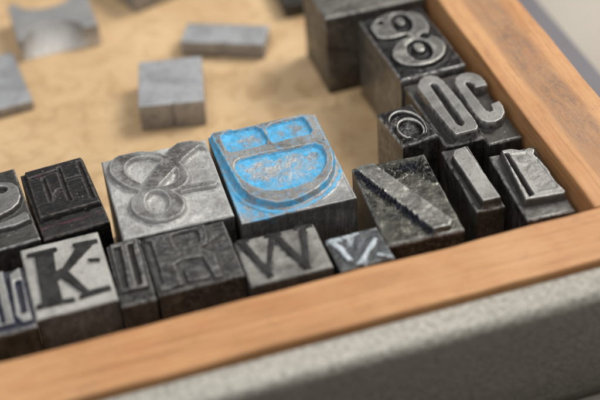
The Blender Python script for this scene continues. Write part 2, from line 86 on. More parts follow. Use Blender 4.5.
def metal(name, shoulder=(.16, .155, .15), face=(.30, .295, .28), side=(.075, .07, .064), grime=(.05, .047, .042), grime_amt=.55,
          rim=(.5, .49, .47), rim_amt=.6, paint=None, paint_rough=.55, met=.75, rough=.42, bump=.5, gloss_grime=False, brown=.25, chalk=0.0, cloud=.6, spec=.5, bmid=.45, pscale=9, psoft=.08, chalky=0.0):
    s = NT(name)
    A = s.attr('face'); R = s.attr('rim'); Sd = s.attr('side'); P = s.attr('paint'); Bo = s.attr('border')
    c1 = s.co()
    big = s.noise(c1, 1.1, 4, .62, .6); mid = s.noise(c1, 4.5, 6, .68, .4); fine = s.noise(c1, 26, 4, .7); grit = s.noise(c1, 70, 3, .6)
    scr = s.noise(s.co((2.2, 38, 10), rot=(0, 0, .5)), 1.6, 4, .6); scr2 = s.noise(s.co((30, 2.0, 9), rot=(0, 0, -.22)), 1.7, 4, .6)
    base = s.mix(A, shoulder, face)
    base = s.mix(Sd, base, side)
    # uneven oxide: lighter and darker clouds
    base = s.mix(s.math('MULTIPLY', s.ss(big, .40, .62), cloud), base, s.mix(1.0, base, (1.9, 1.9, 1.88), 'MULTIPLY'))
    base = s.mix(s.math('MULTIPLY', s.math('SUBTRACT', 1.0, s.ss(big, .34, .5)), cloud), base, s.mix(1.0, base, (.5, .49, .47), 'MULTIPLY'))
    base = s.mix(s.math('MULTIPLY', s.ss(mid, .46, .74), brown * .6), base, (.13, .085, .05))
    smear = s.noise(s.co((5.5, 5.5, .7)), 1.4, 6, .72, .5); smear2 = s.noise(s.co((9, 9, 1.6)), 1.7, 5, .7, .3)
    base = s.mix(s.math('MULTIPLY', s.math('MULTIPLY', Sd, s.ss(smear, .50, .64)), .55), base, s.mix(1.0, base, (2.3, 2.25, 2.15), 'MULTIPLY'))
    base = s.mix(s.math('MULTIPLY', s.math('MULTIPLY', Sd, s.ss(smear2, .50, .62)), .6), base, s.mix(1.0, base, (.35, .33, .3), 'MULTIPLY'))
    if chalk:
        ck = s.math('MULTIPLY', s.ss(s.noise(c1, 7, 6, .7, .8), .47, .66), chalk)
        if gloss_grime: ck = s.math('MULTIPLY', ck, s.math('ADD', .08, s.math('MAXIMUM', A, s.math('MULTIPLY', Sd, .6)), clamp=True))
        base = s.mix(ck, base, (.5, .49, .46))
    base = s.mix(s.math('MULTIPLY', s.ss(scr, .56, .70), .16), base, (.5, .49, .47))
    base = s.mix(s.math('MULTIPLY', s.ss(scr2, .54, .70), .35), base, (.03, .028, .026))
    gm = s.math('MULTIPLY', s.ss(s.math('ADD', s.math('MULTIPLY', mid, .6), s.math('MULTIPLY', fine, .4)), .44, .62), grime_amt)
    gm = s.math('MULTIPLY', gm, s.math('SUBTRACT', 1.0, s.math('MULTIPLY', A, .62)))
    # dirt settles against the foot of the relief
    foot = s.math('MULTIPLY', s.attr('foot'), s.ss(mid, .3, .55)); gm = s.math('MAXIMUM', gm, s.math('MULTIPLY', foot, min(1, grime_amt * 1.4)))
    base = s.mix(gm, base, grime)
    rm = s.math('MULTIPLY', s.math('MAXIMUM', R, Bo), s.ss(s.noise(c1, 9, 4, .7), .34, .56))
    # small bright nicks and dark pits
    nk = s.ss(s.noise(s.co((1, 2.6, 1.4), rot=(0, 0, 1.1)), 13, 3, .6), .67, .71)
    base = s.mix(s.math('MULTIPLY', nk, .7), base, (.5, .49, .47)); base = s.mix(s.math('MULTIPLY', s.ss(s.noise(c1, 17, 2, .5), .68, .72), .8), base, (.012, .011, .01))
    base = s.mix(s.math('MULTIPLY', rm, rim_amt), base, rim)
    rg = s.math('ADD', rough - .12, s.math('MULTIPLY', mid, .32))
    if gloss_grime: rg = s.math('SUBTRACT', rg, s.math('MULTIPLY', gm, .22))
    else: rg = s.math('ADD', rg, s.math('MULTIPLY', gm, .22))
    mt = s.math('SUBTRACT', met, s.math('MULTIPLY', gm, met * .7))
    if paint:
        pm = s.ss(s.math('ADD', P, s.math('MULTIPLY', s.math('SUBTRACT', s.math('ADD', s.math('MULTIPLY', s.noise(c1, pscale, 5, .62, .3), .75), s.math('MULTIPLY', fine, .25)), .5), 2.0)), .5 - psoft, .5 + psoft)
        pm = s.math('MULTIPLY', pm, s.ss(P, .02, .12))
        pc = s.mix(s.ss(mid, .35, .65), paint, tuple(min(1, c * 1.5 + .02) for c in paint))
        pc = s.mix(s.math('MULTIPLY', s.ss(grit, .55, .75), .5), pc, tuple(c * .45 for c in paint))
        if chalky: pc = s.mix(s.math('MULTIPLY', s.ss(s.noise(c1, 3.5, 6, .7), .42, .68), chalky), pc, tuple(.5 * c + .17 for c in paint))
        base = s.mix(pm, base, pc)
        sp = s.mix(pm, (spec,) * 3, (.22,) * 3); s.put(s.b.inputs['Specular IOR Level'], sp)
        mt = s.math('MULTIPLY', mt, s.math('SUBTRACT', 1.0, pm)); rg = s.mix(pm, rg, (paint_rough,) * 3)
        hh = s.math('ADD', fine, s.math('MULTIPLY', pm, .8))
    else: hh = fine
    n = s.bump(s.math('ADD', s.math('MULTIPLY', hh, .6), s.math('MULTIPLY', grit, .3)), bump, .02)
    n = s.bump(scr2, bump * .5, .012, n); n = s.bump(mid, bump * bmid, .03, n)
    return s.out(Base_Color=base, Metallic=mt, Roughness=rg, Normal=n)

def wood(name, axis, stain=False):
    s = NT(name)
    st = (.09, 1.5, 1.5) if axis == 'x' else (1.5, .09, 1.5)
    cg = s.co(st, rnd=False); c1 = s.co(rnd=False)
    g = s.noise(cg, 2.2, 5, .6, .8); g2 = s.noise(s.co(tuple(v * (1 if v < 1 else 6) for v in st), rnd=False), 2.5, 4, .65); b = s.noise(c1, .45, 4, .6); f = s.noise(c1, 18, 4, .65)
    base = s.mix(s.ss(g, .32, .70), (.515, .268, .113), (.405, .188, .070))
    base = s.mix(s.math('MULTIPLY', s.ss(g2, .46, .66), .45), base, (.25, .11, .04))
    base = s.mix(s.math('MULTIPLY', s.ss(b, .42, .68), .35), base, (.56, .325, .15))
    base = s.mix(s.math('MULTIPLY', s.ss(s.noise(c1, 2.1, 6, .72, .6), .55, .72), .4), base, (.24, .12, .06))
    wn = s.n.new('ShaderNodeNewGeometry')
    zz = s.n.new('ShaderNodeSeparateXYZ'); s.l.new(s.tc.outputs['Object'], zz.inputs[0])
    if stain:   # hand grime worn into the middle of the right rail
        x = zz.outputs[0]; y = zz.outputs[1]
        band = s.math('MULTIPLY', s.ss(x, .48, .8), s.math('SUBTRACT', 1.0, s.ss(x, 1.15, 1.5)))
        along = s.math('MULTIPLY', s.ss(y, 1.2, 2.6), s.math('SUBTRACT', 1.0, s.ss(y, 6.5, 9.5)))
        nn = s.ss(s.math('ADD', s.math('MULTIPLY', s.noise(s.co((1.8, .45, 1), rnd=False), 2.2, 8, .78, .3), .6), s.math('MULTIPLY', s.noise(s.co((3, 1, 1), rnd=False), 9, 6, .75), .4)), .44, .60)
        top = s.ss(zz.outputs[2], 2.42, 2.47)
        k = s.math('MULTIPLY', s.math('MULTIPLY', band, along), s.math('MULTIPLY', nn, top))
        base = s.mix(s.math('MULTIPLY', k, .85), base, (.085, .055, .045))
        k2 = s.math('MULTIPLY', s.math('MULTIPLY', s.ss(x, .40, .62), s.math('SUBTRACT', 1.0, s.ss(x, 1.15, 1.5))), top)
        base = s.mix(s.math('MULTIPLY', k2, .50), base, (.21, .125, .075))
    base = s.mix(s.math('MULTIPLY', s.ss(s.noise(c1, 1.3, 6, .7, .4), .5, .66), .35), base, (.42, .165, .055))
    base = s.mix(s.math('MULTIPLY', s.ss(s.noise(cg, 12, 5, .72), .52, .64), .45), base, (.27, .115, .045))
    pits = s.ss(s.noise(c1, 30, 3, .7), .66, .74)
    base = s.mix(s.math('MULTIPLY', pits, .5), base, (.14, .07, .04))
    # rail faces get darker towards the bottom
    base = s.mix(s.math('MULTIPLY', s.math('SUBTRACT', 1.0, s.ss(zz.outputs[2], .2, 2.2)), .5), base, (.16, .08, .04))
    n = s.bump(g2, .25, .03); n = s.bump(f, .18, .02, n)
    return s.out(Base_Color=base, Roughness=s.math('ADD', .48, s.math('MULTIPLY', f, .2)), Normal=n)

def floor_mat():
    s = NT('tray_floor_board'); c1 = s.co(rnd=False)
    b = s.noise(c1, .28, 5, .6, .7); m = s.noise(c1, 1.3, 6, .7, .8); g = s.noise(s.co((.12, 1.3, 1), rnd=False, rot=(0, 0, .1)), 2.5, 5, .6); f = s.noise(c1, 22, 4, .7)
    base = s.mix(s.ss(b, .35, .65), (.49, .325, .168), (.58, .405, .225))
    base = s.mix(s.math('MULTIPLY', s.ss(g, .5, .72), .25), base, (.42, .24, .10))
    base = s.mix(s.math('MULTIPLY', s.ss(m, .46, .64), .6), base, (.37, .225, .10))
    base = s.mix(s.math('MULTIPLY', s.ss(s.noise(c1, 2.6, 6, .75, 1.5), .60, .66), .5), base, (.70, .53, .32))
    base = s.mix(s.math('MULTIPLY', s.ss(s.noise(c1, 6, 5, .7), .62, .70), .5), base, (.30, .18, .09))
    base = s.mix(s.math('MULTIPLY', s.ss(s.noise(c1, 15, 4, .75), .63, .69), .6), base, (.12, .08, .05))
    base = s.mix(s.math('MULTIPLY', s.ss(s.noise(s.co((1, 9, 1), rnd=False, rot=(0, 0, .8)), 1.3, 5, .7), .60, .66), .35), base, (.24, .15, .08))
    n = s.bump(s.math('ADD', m, s.math('MULTIPLY', f, .3)), .25, .06)
    return s.out(Base_Color=base, Roughness=.62, Normal=n)

def hammer_mat(name, col=(.14, .13, .11)):
    s = NT(name); c1 = s.co(rnd=False)
    v = s.vor(c1, 9, 'SMOOTH_F1'); v2 = s.noise(c1, 11, 4, .65, .7); f = s.noise(c1, 34, 3); b = s.noise(c1, 1.1, 4, .6)
    base = s.mix(s.ss(v2, .40, .60), tuple(c * .85 for c in col), tuple(c * 1.3 for c in col))
    base = s.mix(s.math('MULTIPLY', s.ss(f, .56, .68), .5), base, (.07, .065, .055))
    base = s.mix(s.math('MULTIPLY', s.ss(b, .4, .65), .12), base, (.22, .205, .18))
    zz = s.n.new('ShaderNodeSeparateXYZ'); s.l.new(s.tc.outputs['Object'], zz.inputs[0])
    worn = s.math('MULTIPLY', s.ss(zz.outputs[2], 2.70, 3.0), s.math('MULTIPLY_ADD', s.ss(v2, .40, .6), .55, .42), clamp=True)  # mask of the painted lip highlight, by height and noise
    base = s.mix(worn, base, (.40, .38, .33))   # light from above painted into the colour along the lip
    n = s.bump(s.math('ADD', v, v2), .45, .06)
    return s.out(Base_Color=base, Metallic=.15, Roughness=.52, Normal=n)

def matte(name, col, col2, sc=.5, rough=.6, metallic=0.0):
    s = NT(name); c1 = s.co(rnd=False)
    n = s.noise(c1, sc, 5, .6); f = s.noise(c1, sc * 25, 4, .7)
    base = s.mix(s.ss(n, .35, .65), col, col2)
    return s.out(Base_Color=base, Roughness=rough, Metallic=metallic, Normal=s.bump(f, .15, .02))

# value noise on a grid (geometry relief)
def vnoise(X, Y, scale, seed):
    rng = np.random.RandomState(seed); G = rng.rand(64, 64)
    x = X * scale + 17.3 + seed; y = Y * scale + 5.1 + seed * 1.7
    xi = np.floor(x).astype(int); yi = np.floor(y).astype(int); fx = x - xi; fy = y - yi
    fx = fx * fx * (3 - 2 * fx); fy = fy * fy * (3 - 2 * fy)
    g = lambda a, b: G[a % 64, b % 64]
    return (g(xi, yi) * (1 - fx) + g(xi + 1, yi) * fx) * (1 - fy) + (g(xi, yi + 1) * (1 - fx) + g(xi + 1, yi + 1) * fx) * fy - .5
def fbm(X, Y, scale, seed, o=4):
    r = 0
    for i in range(o): r = r + vnoise(X, Y, scale * 2.03 ** i, seed + i * 7) * .5 ** i
    return r
def sst(v, a, b):
    t = np.clip((v - a) / (b - a), 0, 1); return t * t * (3 - 2 * t)

def sdf_poly(X, Y, pts):
    d = np.full(X.shape, 1e9); ins = np.zeros(X.shape, bool); n = len(pts)
    for i in range(n):
        ax, ay = pts[i]; bx, by = pts[(i + 1) % n]; ex, ey = bx - ax, by - ay
        L = ex * ex + ey * ey
        if L < 1e-12: continue
        t = np.clip(((X - ax) * ex + (Y - ay) * ey) / L, 0, 1)
        d = np.minimum(d, (X - ax - t * ex) ** 2 + (Y - ay - t * ey) ** 2)
        c = ((ay <= Y) & (by > Y)) | ((by <= Y) & (ay > Y))
        if ey != 0: ins ^= c & (X < ax + (Y - ay) / ey * ex)
    d = np.sqrt(d); return np.where(ins, -d, d)
def sdf_all(X, Y, shapes):
    s = np.full(X.shape, 9.0)
    for m, p in shapes:
        q = sdf_poly(X, Y, p); s = np.minimum(s, q) if m == '+' else np.maximum(s, -q)
    return s
def seg_d(X, Y, a, b):
    ex, ey = b[0] - a[0], b[1] - a[1]; t = np.clip(((X - a[0]) * ex + (Y - a[1]) * ey) / (ex * ex + ey * ey), 0, 1)
    return np.hypot(X - a[0] - t * ex, Y - a[1] - t * ey)

def mesh_attr(me, name, arr):
    a = me.attributes.new(name, 'FLOAT', 'POINT'); a.data.foreach_set('value', np.asarray(arr, np.float32))

def np_mesh(name, V, Fq, attrs, smooth=True):
    used = np.unique(Fq); rm = -np.ones(len(V), int); rm[used] = np.arange(len(used))
    me = bpy.data.meshes.new(name); me.from_pydata(V[used].tolist(), [], rm[Fq].tolist())
    for k, v in attrs.items(): mesh_attr(me, k, v[used])
    me.polygons.foreach_set('use_smooth', [smooth] * len(me.polygons)); me.update()
    return me

def type_block(key, name, label, mat, shoulder, face=2.33, bevel=.05, post=None, seed=1, rough_amp=.006, step=.016, lean=0.0, body_label=None, letter_name='raised_letter', lshift=(0, 0), cat='metal type', group='loose pieces of metal type in the tray', letter=True, edge_wear=.02, skirt=0.0):
    b = B[key]; w, d = b['w'], b['d']; shapes = S.get(key, [])
    inset = .012
    nx = int(w / step) + 1; ny = int(d / step) + 1
    xs = np.linspace(-w / 2, w / 2, nx); ys = np.linspace(-d / 2, d / 2, ny)
    X, Y = np.meshgrid(xs, ys)
    wob = .5 * bevel * fbm(X, Y, 5, seed + 50)
    sd = sdf_all(X, Y, shapes) + wob * .35 if shapes else np.full(X.shape, 9.)
    if shapes: sd = np.maximum(sd, bevel * .6 + inset - np.minimum(np.minimum(X + w / 2, w / 2 - X), np.minimum(Y + d / 2, d / 2 - Y)))
    t = sst(.5 - sd / bevel, 0, 1)
    Z = shoulder + t * (face - shoulder)
    Z = Z + rough_amp * fbm(X, Y, 7, seed) * sst(np.minimum(np.minimum(X + w / 2, w / 2 - X), np.minimum(Y + d / 2, d / 2 - Y)), 0, .06) * (1.6 - t) + .006 * fbm(X, Y, 1.1, seed + 3, 2)
    if skirt: Z = Z + skirt * (face - shoulder) * sst(.5 - (sd - bevel * 1.25) / (bevel * .9), 0, 1) * (1 - t)
    at = dict(face=sst(t, .82, .98), rim=np.exp(-((sd + bevel * .62) / .016) ** 2), foot=np.exp(-(np.maximum(sd - bevel * .5, 0) / .07)) * (1 - t), paint=np.zeros(X.shape), side=np.zeros(X.shape))
    db = np.minimum(np.minimum(X + w / 2, w / 2 - X), np.minimum(Y + d / 2, d / 2 - Y))
    if post:
        Zp = post(X, Y, sd, t, Z, at); k = .25 + .75 * sst(db, 0, .07); Z = Z + (Zp - Z) * k
    r = .022 + edge_wear * (1 + 1.4 * fbm(X, Y, 4, seed + 9, 3))
    Z = Z - r * np.clip(1 - db / r, 0, 1) ** 2
    at['border'] = np.exp(-((db - .01) / .022) ** 2)
    N = nx * ny; idx = np.arange(N).reshape(ny, nx)
    V = np.stack([X.ravel(), Y.ravel(), Z.ravel()], 1)
    Fq = np.stack([idx[:-1, :-1].ravel(), idx[:-1, 1:].ravel(), idx[1:, 1:].ravel(), idx[1:, :-1].ravel()], 1)
    # walls
    ring = np.concatenate([idx[0, :], idx[1:, -1], idx[-1, -2::-1], idx[-2:0:-1, 0]])
    ring = ring[::2] if False else ring
    P0 = V[ring]; m = len(ring); lv = [0, .02, .08, .3, .8, 1.3, 1.8]
    nrm = np.zeros((m, 2)); nrm[:, 0] = np.where(P0[:, 0] >= w / 2 - 1e-6, 1, 0) - np.where(P0[:, 0] <= -w / 2 + 1e-6, 1, 0)
    nrm[:, 1] = np.where(P0[:, 1] >= d / 2 - 1e-6, 1, 0) - np.where(P0[:, 1] <= -d / 2 + 1e-6, 1, 0)
    WV = []
    for i, q in enumerate(lv):
        z = P0[:, 2] - q * (P0[:, 2] / 2.3); ins = .006 * (fbm(P0[:, 0] + P0[:, 1] * .7, z, 2.2, seed + 21, 3) + .5) * (q > .05)
        WV.append(np.stack([P0[:, 0] - nrm[:, 0] * ins, P0[:, 1] - nrm[:, 1] * ins, z], 1))
    WV.append(np.stack([P0[:, 0], P0[:, 1], np.zeros(m)], 1))
    WVa = np.concatenate(WV); L = len(WV)
    wf = []
    for i in range(L - 1):
        a = N + i * m + np.arange(m); a2 = N + i * m + (np.arange(m) + 1) % m
        wf.append(np.stack([a2, a, a + m, a2 + m], 1))
    Vall = np.concatenate([V, WVa]); A = {}
    for k, v in at.items():
        if k == 'side': A[k] = np.concatenate([np.zeros(N), np.ones(m * L)])
        elif k == 'paint': A[k] = np.concatenate([v.ravel(), np.tile(v.ravel()[ring], L) * np.repeat(np.array([1, .8, .4, .1] + [0] * (L - 4)), m)])
        elif k == 'border': A[k] = np.concatenate([v.ravel(), np.repeat(np.array([1, .5] + [0] * (L - 2)), m)])
        else: A[k] = np.concatenate([v.ravel(), np.zeros(m * L)])
    tf = t.ravel()[Fq].mean(1)
    root = empty(name, (b['cx'] + lshift[0], b['cy'] + lshift[1], 0.0), b['a'])
    if lean: root.rotation_euler = (lean, 0, b['a'])
    tag(root, label, cat, group)
    sel = tf > .12 if (letter and shapes) else np.zeros(len(Fq), bool)
    bf = np.concatenate([Fq[~sel]] + wf)
    bottom = [(N + (L - 1) * m + i) for i in range(m)][::-1]
    body = link('body', np_mesh('body', Vall, bf, A), mat, root)
    bm = bmesh.new(); bm.from_mesh(body.data); bm.verts.ensure_lookup_table()
    # close the foot
    es = [e for e in bm.edges if e.is_boundary and e.verts[0].co.z < .001 and e.verts[1].co.z < .001]
    bmesh.ops.contextual_create(bm, geom=es)
    bm.to_mesh(body.data); bm.free()
    if sel.any():
        link(letter_name, np_mesh('letter', Vall, Fq[sel], A), mat, root)
    return root

def prism(name, outline_top, outline_bot, z0, z1, mat, parent=None, bev=.02, seg=2, noise=.006):
    bm = bmesh.new()
    tv = [bm.verts.new((x, y, z1)) for x, y in outline_top]; bv = [bm.verts.new((x, y, z0)) for x, y in outline_bot]
    bm.faces.new(tv); bm.faces.new(bv[::-1]); n = len(tv)
    for i in range(n): bm.faces.new((tv[(i + 1) % n], tv[i], bv[i], bv[(i + 1) % n]))
    bmesh.ops.recalc_face_normals(bm, faces=bm.faces)
    me = bpy.data.meshes.new(name); bm.to_mesh(me); bm.free()
    o = link(name, me, mat, parent)
    if bev:
        md = o.modifiers.new('bevel', 'BEVEL'); md.width = bev; md.segments = seg; md.limit_method = 'ANGLE'; md.angle_limit = math.radians(40)
    return o
def rect(w, d): return [(-w / 2, -d / 2), (w / 2, -d / 2), (w / 2, d / 2), (-w / 2, d / 2)]

# ---------------------------------------------------------------- surfaces / tray
table_m = matte('table_laminate', (.34, .30, .25), (.37, .335, .285), .2, .55)
table = prism('table', [(-60, -40), (60, -40), (60, 60), (-60, 60)], [(-60, -40), (60, -40), (60, 60), (-60, 60)], -1.2, -.62, table_m, bev=0)
tag(table, kind='structure')

case = empty('metal_case', (0, 0, -.6)); tag(case, 'grey hammertone metal case around the wooden tray, with a rounded front lip', 'case')
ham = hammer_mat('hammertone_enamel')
prof = [(-1.47, -.6), (-1.47, 2.32), (-1.50, 2.37), (-1.56, 2.39), (-1.75, 2.385)]
for i in range(9):
    a = math.radians(90 + i * 11.25); prof.append((-1.95 + .25 * math.cos(a), 2.12 + .25 * math.sin(a)))
prof += [(-2.19, 1.6), (-2.20, .6), (-2.20, -.2), (-2.17, -.38), (-2.12, -.45), (-2.1, -.6)]
def extrude_x(name, prof, x0, x1, mat, parent):
    bm = bmesh.new(); n = len(prof); r = []
    for x in (x0, x1): r.append([bm.verts.new((x, y, z + .6)) for y, z in prof])
    for i in range(n):
        f = bm.faces.new((r[0][i], r[0][(i + 1) % n], r[1][(i + 1) % n], r[1][i])); f.smooth = True
    bm.faces.new(r[0][::-1]); bm.faces.new(r[1]); bmesh.ops.recalc_face_normals(bm, faces=bm.faces)
    me = bpy.data.meshes.new(name); bm.to_mesh(me); bm.free(); return link(name, me, mat, parent)
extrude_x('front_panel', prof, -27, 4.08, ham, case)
fl_m = matte('grey_enamel', (.125, .115, .128), (.14, .132, .145), .4, .5)
o = prism('side_flange', [(1.9, -1.46), (4.08, -1.46), (4.08, 23), (1.9, 23)], [(1.9, -1.46), (4.08, -1.46), (4.08, 23), (1.9, 23)], 0, .56, fl_m, case, bev=.08, seg=3)
o = prism('base_plate', [(-27, -1.46), (1.89, -1.46), (1.89, 23), (-27, 23)], [(-27, -1.46), (1.89, -1.46), (1.89, 23), (-27, 23)], 0, .25, fl_m, case, bev=0)

tray = empty('wooden_tray', (0, 0, -.3)); tag(tray, 'shallow wooden tray with worn orange brown rails, grime on the right rail', 'tray')
def rail(name, x0, x1, y0, y1, mat, label=None):
    # dense box with gentle hand-planed wobble and rounded arrises
    me = bpy.data.meshes.new(name); bm = bmesh.new()
    bmesh.ops.create_cube(bm, size=1)
    for v in bm.verts: v.co = Vector(((x0 + x1) / 2 + v.co.x * (x1 - x0), (y0 + y1) / 2 + v.co.y * (y1 - y0), (2.8) / 2 + v.co.z * 2.8))
    bmesh.ops.bevel(bm, geom=bm.edges[:], offset=.055, segments=3, affect='EDGES', profile=.6)
    long_x = (x1 - x0) > (y1 - y0); a0, a1 = (x0, x1) if long_x else (y0, y1)
    k = int((a1 - a0) / .35)
    for i in range(1, k):
        p = a0 + (a1 - a0) * i / k
        bmesh.ops.bisect_plane(bm, geom=bm.verts[:] + bm.edges[:] + bm.faces[:], plane_co=(p, 0, 0) if long_x else (0, p, 0), plane_no=(1, 0, 0) if long_x else (0, 1, 0))
    for v in bm.verts:
        q = v.co.x if long_x else v.co.y
        dz = .012 * math.sin(q * .9 + 1) + .008 * math.sin(q * 2.3) + .005 * math.sin(q * 5.1 + 2)
        if v.co.z > 2: v.co.z += dz
        if long_x and v.co.x < x1 - .1 and v.co.x > x0 + .1: v.co.y += .010 * math.sin(q * 1.7 + 4) * (1 if v.co.y > (y0 + y1) / 2 else -1)
        if not long_x and v.co.y < y1 - .1 and v.co.y > y0 + .1: v.co.x += .008 * math.sin(q * 1.5) 
    for f in bm.faces: f.smooth = True
    bm.to_mesh(me); bm.free()
    o = link(name, me, mat, tray)
    if label: o['label'] = label
    md = o.modifiers.new('wn', 'WEIGHTED_NORMAL')
    return o
wx = wood('wood_rail_grain_along_x', 'x'); wy = wood('wood_rail_grain_along_y', 'y', True)
rail('front_rail', -26, 1.82, -1.40, 0.0, wx)
rail('side_rail', 0.0, 1.82, .012, 22, wy, 'right rail of the tray with dark grime worn into its top')
prism('floor_board', [(-26, .02), (-.02, .02), (-.02, 21.5), (-26, 21.5)], [(-26, .02), (-.02, .02), (-.02, 21.5), (-26, 21.5)], .02, .3, floor_mat(), tray, bev=0)

# ---------------------------------------------------------------- pieces of type
def post_D(X, Y, sd, t, Z, at):
    outer = sdf_poly(X, Y, S['D'][0][1]); inner = (outer < -.05) & (t < .5)
    n = fbm(X, Y, 9, 4)
    pc = np.where(inner, .30 + .22 * sst(fbm(X, Y, 2.4, 5), -.3, .3) + .62 * np.exp(-np.maximum(sd, 0) / .15), 0)
    left = sst(-X, .80, 1.10); bot = np.exp(-((outer - .13) / .05) ** 2) * sst(-Y, -.1, .6); bev = np.exp(-((outer - .01) / .045) ** 2)
    right = np.exp(-((X - 1.02) / .07) ** 2) * sst(Y, -1.0, -.2) * (1 - sst(Y, .5, 1.2))
    front = np.exp(-((X + .95 + Y * .1) / .5) ** 2) * sst(-Y, .5, 1.2) * .55 + .45 * np.exp(-((X - .15) / .35) ** 2) * np.exp(-((Y + 1.28) / .09) ** 2)
    po = np.where((outer > -.05), np.maximum.reduce([left * .66 * (1 - sst(-Y, 1.1, 1.5) * .7), bot * .75, bev * (.45 + .5 * left), right * .62, front]), 0)
    at['paint'] = np.maximum(np.maximum(pc, po), .70 * np.exp(-(np.abs(sd) / .045) ** 2) * sst(vnoise(X, Y, 2.2, 8), -.35, .15)) * 1.0
    at['paint'] = np.maximum(at['paint'], np.where(t > .8, .28, 0))
    # second step outside the bowl, crusty paint in the counters
    Z = np.where(outer < -.05, Z + (1 - t) * .02, Z)
    for px, py, sx, sy in ((-.02, .42, .22, .07), (.62, -.78, .22, .10), (-.55, -.95, .16, .08)): at['foot'] = np.maximum(at['foot'], (t > .9) * .75 * np.exp(-((X - px) / sx) ** 4 - ((Y - py) / sy) ** 4))
    at['foot'] = np.where(t < .5, at['foot'] * .4, at['foot'])
    Z = Z - .04 * sst(outer, .13, .2) * (Y < .9)
    Z = Z + np.where(inner, (1 - t) * .05 * np.exp(-np.maximum(sd, 0) / .14) + .04 * (np.exp(-((X - .1) ** 2 + (Y + .35) ** 2) / .02)) + .012 * fbm(X, Y, 22, 6, 3), 0)
    return Z
def post_amp(X, Y, sd, t, Z, at):
    at['face'] = at['face'] * (.55 + .45 * sst(fbm(X, Y, 2.2, 31), -.25, .3))
    return Z + .02 * fbm(X, Y, 3, 12) * (1 - t)
def post_N(X, Y, sd, t, Z, at):
    bar = S['N'][0][1]; a, b = bar[0], bar[5]
    c1 = np.exp(-(seg_d(X, Y, (a[0] - .03, a[1] - .08), (b[0] - .05, b[1])) / .10) ** 2); arc = S['N'][1][1]; q = sdf_poly(X, Y, arc); c2 = np.exp(-(np.maximum(q, 0) / .05) ** 2)
    bq = sdf_poly(X, Y, bar); t1 = sst(.5 - bq / .05, 0, 1)
    c2 = c2 * (1 - t1)
    base = 2.22 + .02 * fbm(X, Y, 3, 5)
    Z = base + t1 * .12 + .004 * fbm(X, Y, 16, 8)
    gr = np.abs(fbm(X, Y, 15, 3, 3))
    Z = Z + (c1 * (1 - t1 * .95) * .26 + c2 * .16) * (gr * 1.9) 
    at['face'] = sst(t1, .8, .98) * .9; at['rim'] = at['rim'] * 0 + np.exp(-((bq + .03) / .025) ** 2) * .6
    at['foot'] = np.clip(c1 * (1 - t1) * 1.6 + c2 * .9, 0, 1)
    at['paint'] = np.clip(c2 * .62 * np.exp(-((X - .35) ** 2 + (Y - .95) ** 2) / .06) + c1 * (1 - t1) * .75 + c2 * .15, 0, 1)
    return Z
def post_a(X, Y, sd, t, Z, at):
    fade = sst(np.minimum(X + .43, .43 - X), .0, .1)
    lob = fade * np.exp(-((X + .2) ** 2 / .05 + (Y - .1) ** 2 / .2))
    Z = Z + .05 * lob * (1 - t) * (1 + 2 * fbm(X, Y, 6, 2)); fill = np.exp(-(((X - .1) / .2) ** 2 + ((Y - .05) / .25) ** 2) ** 2) * (1 - t)
    Z = Z + fill * .05 + fill * .02 * fbm(X, Y, 25, 2)
    at['face'] = at['face'] * .9; return Z
def post_nine(X, Y, sd, t, Z, at):
    Z = Z + .025 * fbm(X, Y, 6, 22) * (1 - t); at['face'] = at['face'] * (.5 + .6 * sst(fbm(X, Y, 3, 2), -.2, .2)); return Z
def post_K(X, Y, sd, t, Z, at):
    at['paint'] = t * 1.2; at['foot'] = at['foot'] * .15; return Z
def post_W(X, Y, sd, t, Z, at):
    at['paint'] = np.maximum(t * .85, .5 * at['foot']); at['foot'] = at['foot'] * .3
    return Z
def post_z(X, Y, sd, t, Z, at):
    at['paint'] = np.clip(t * .80 + .45 * sst(fbm(X, Y, 3, 12), .0, .4) + .6 * np.exp(-((X + .45) ** 2 + (Y - .4) ** 2) / .02), 0, 1)
    return Z + .02 * fbm(X, Y, 9, 2)
def post_E(X, Y, sd, t, Z, at):
    tp = sst(.5 - sdf_poly(X, Y, S['E'][0][1]) / .05, 0, 1); Z = Z + (tp - t) * .15 * .65
    at['paint'] = .12 * np.exp(-(np.abs(sd) / .03)) + .50 * np.exp(-((Y + .82 + .0 * X) / .045) ** 2) * (t < .4) + .6 * np.exp(-((X + .3) ** 2 / .012 + (Y - .78) ** 2 / .002)); return Z
def post_crude(X, Y, sd, t, Z, at):
    at['face'] = at['face'] * (.4 + .7 * sst(fbm(X, Y, 3, 9), -.25, .25)); return Z + .016 * fbm(X, Y, 5, 33)
def post_II(X, Y, sd, t, Z, at):
    at['paint'] = .75 * np.exp(-(sd / .03) ** 2) * (t < .8); return Z
def post_T(X, Y, sd, t, Z, at):
    q = sst(-sdf_poly(X, Y, S['Tin'][0][1]), -.02, .03); at['face'] = at['face'] * (1 - .3 * q); at['rim'] = np.maximum(at['rim'], .45 * np.exp(-((q - .5) / .3) ** 2) * (t > .9))
    return Z - q * (.018 + .010 * fbm(X, Y, 6, 13)) 

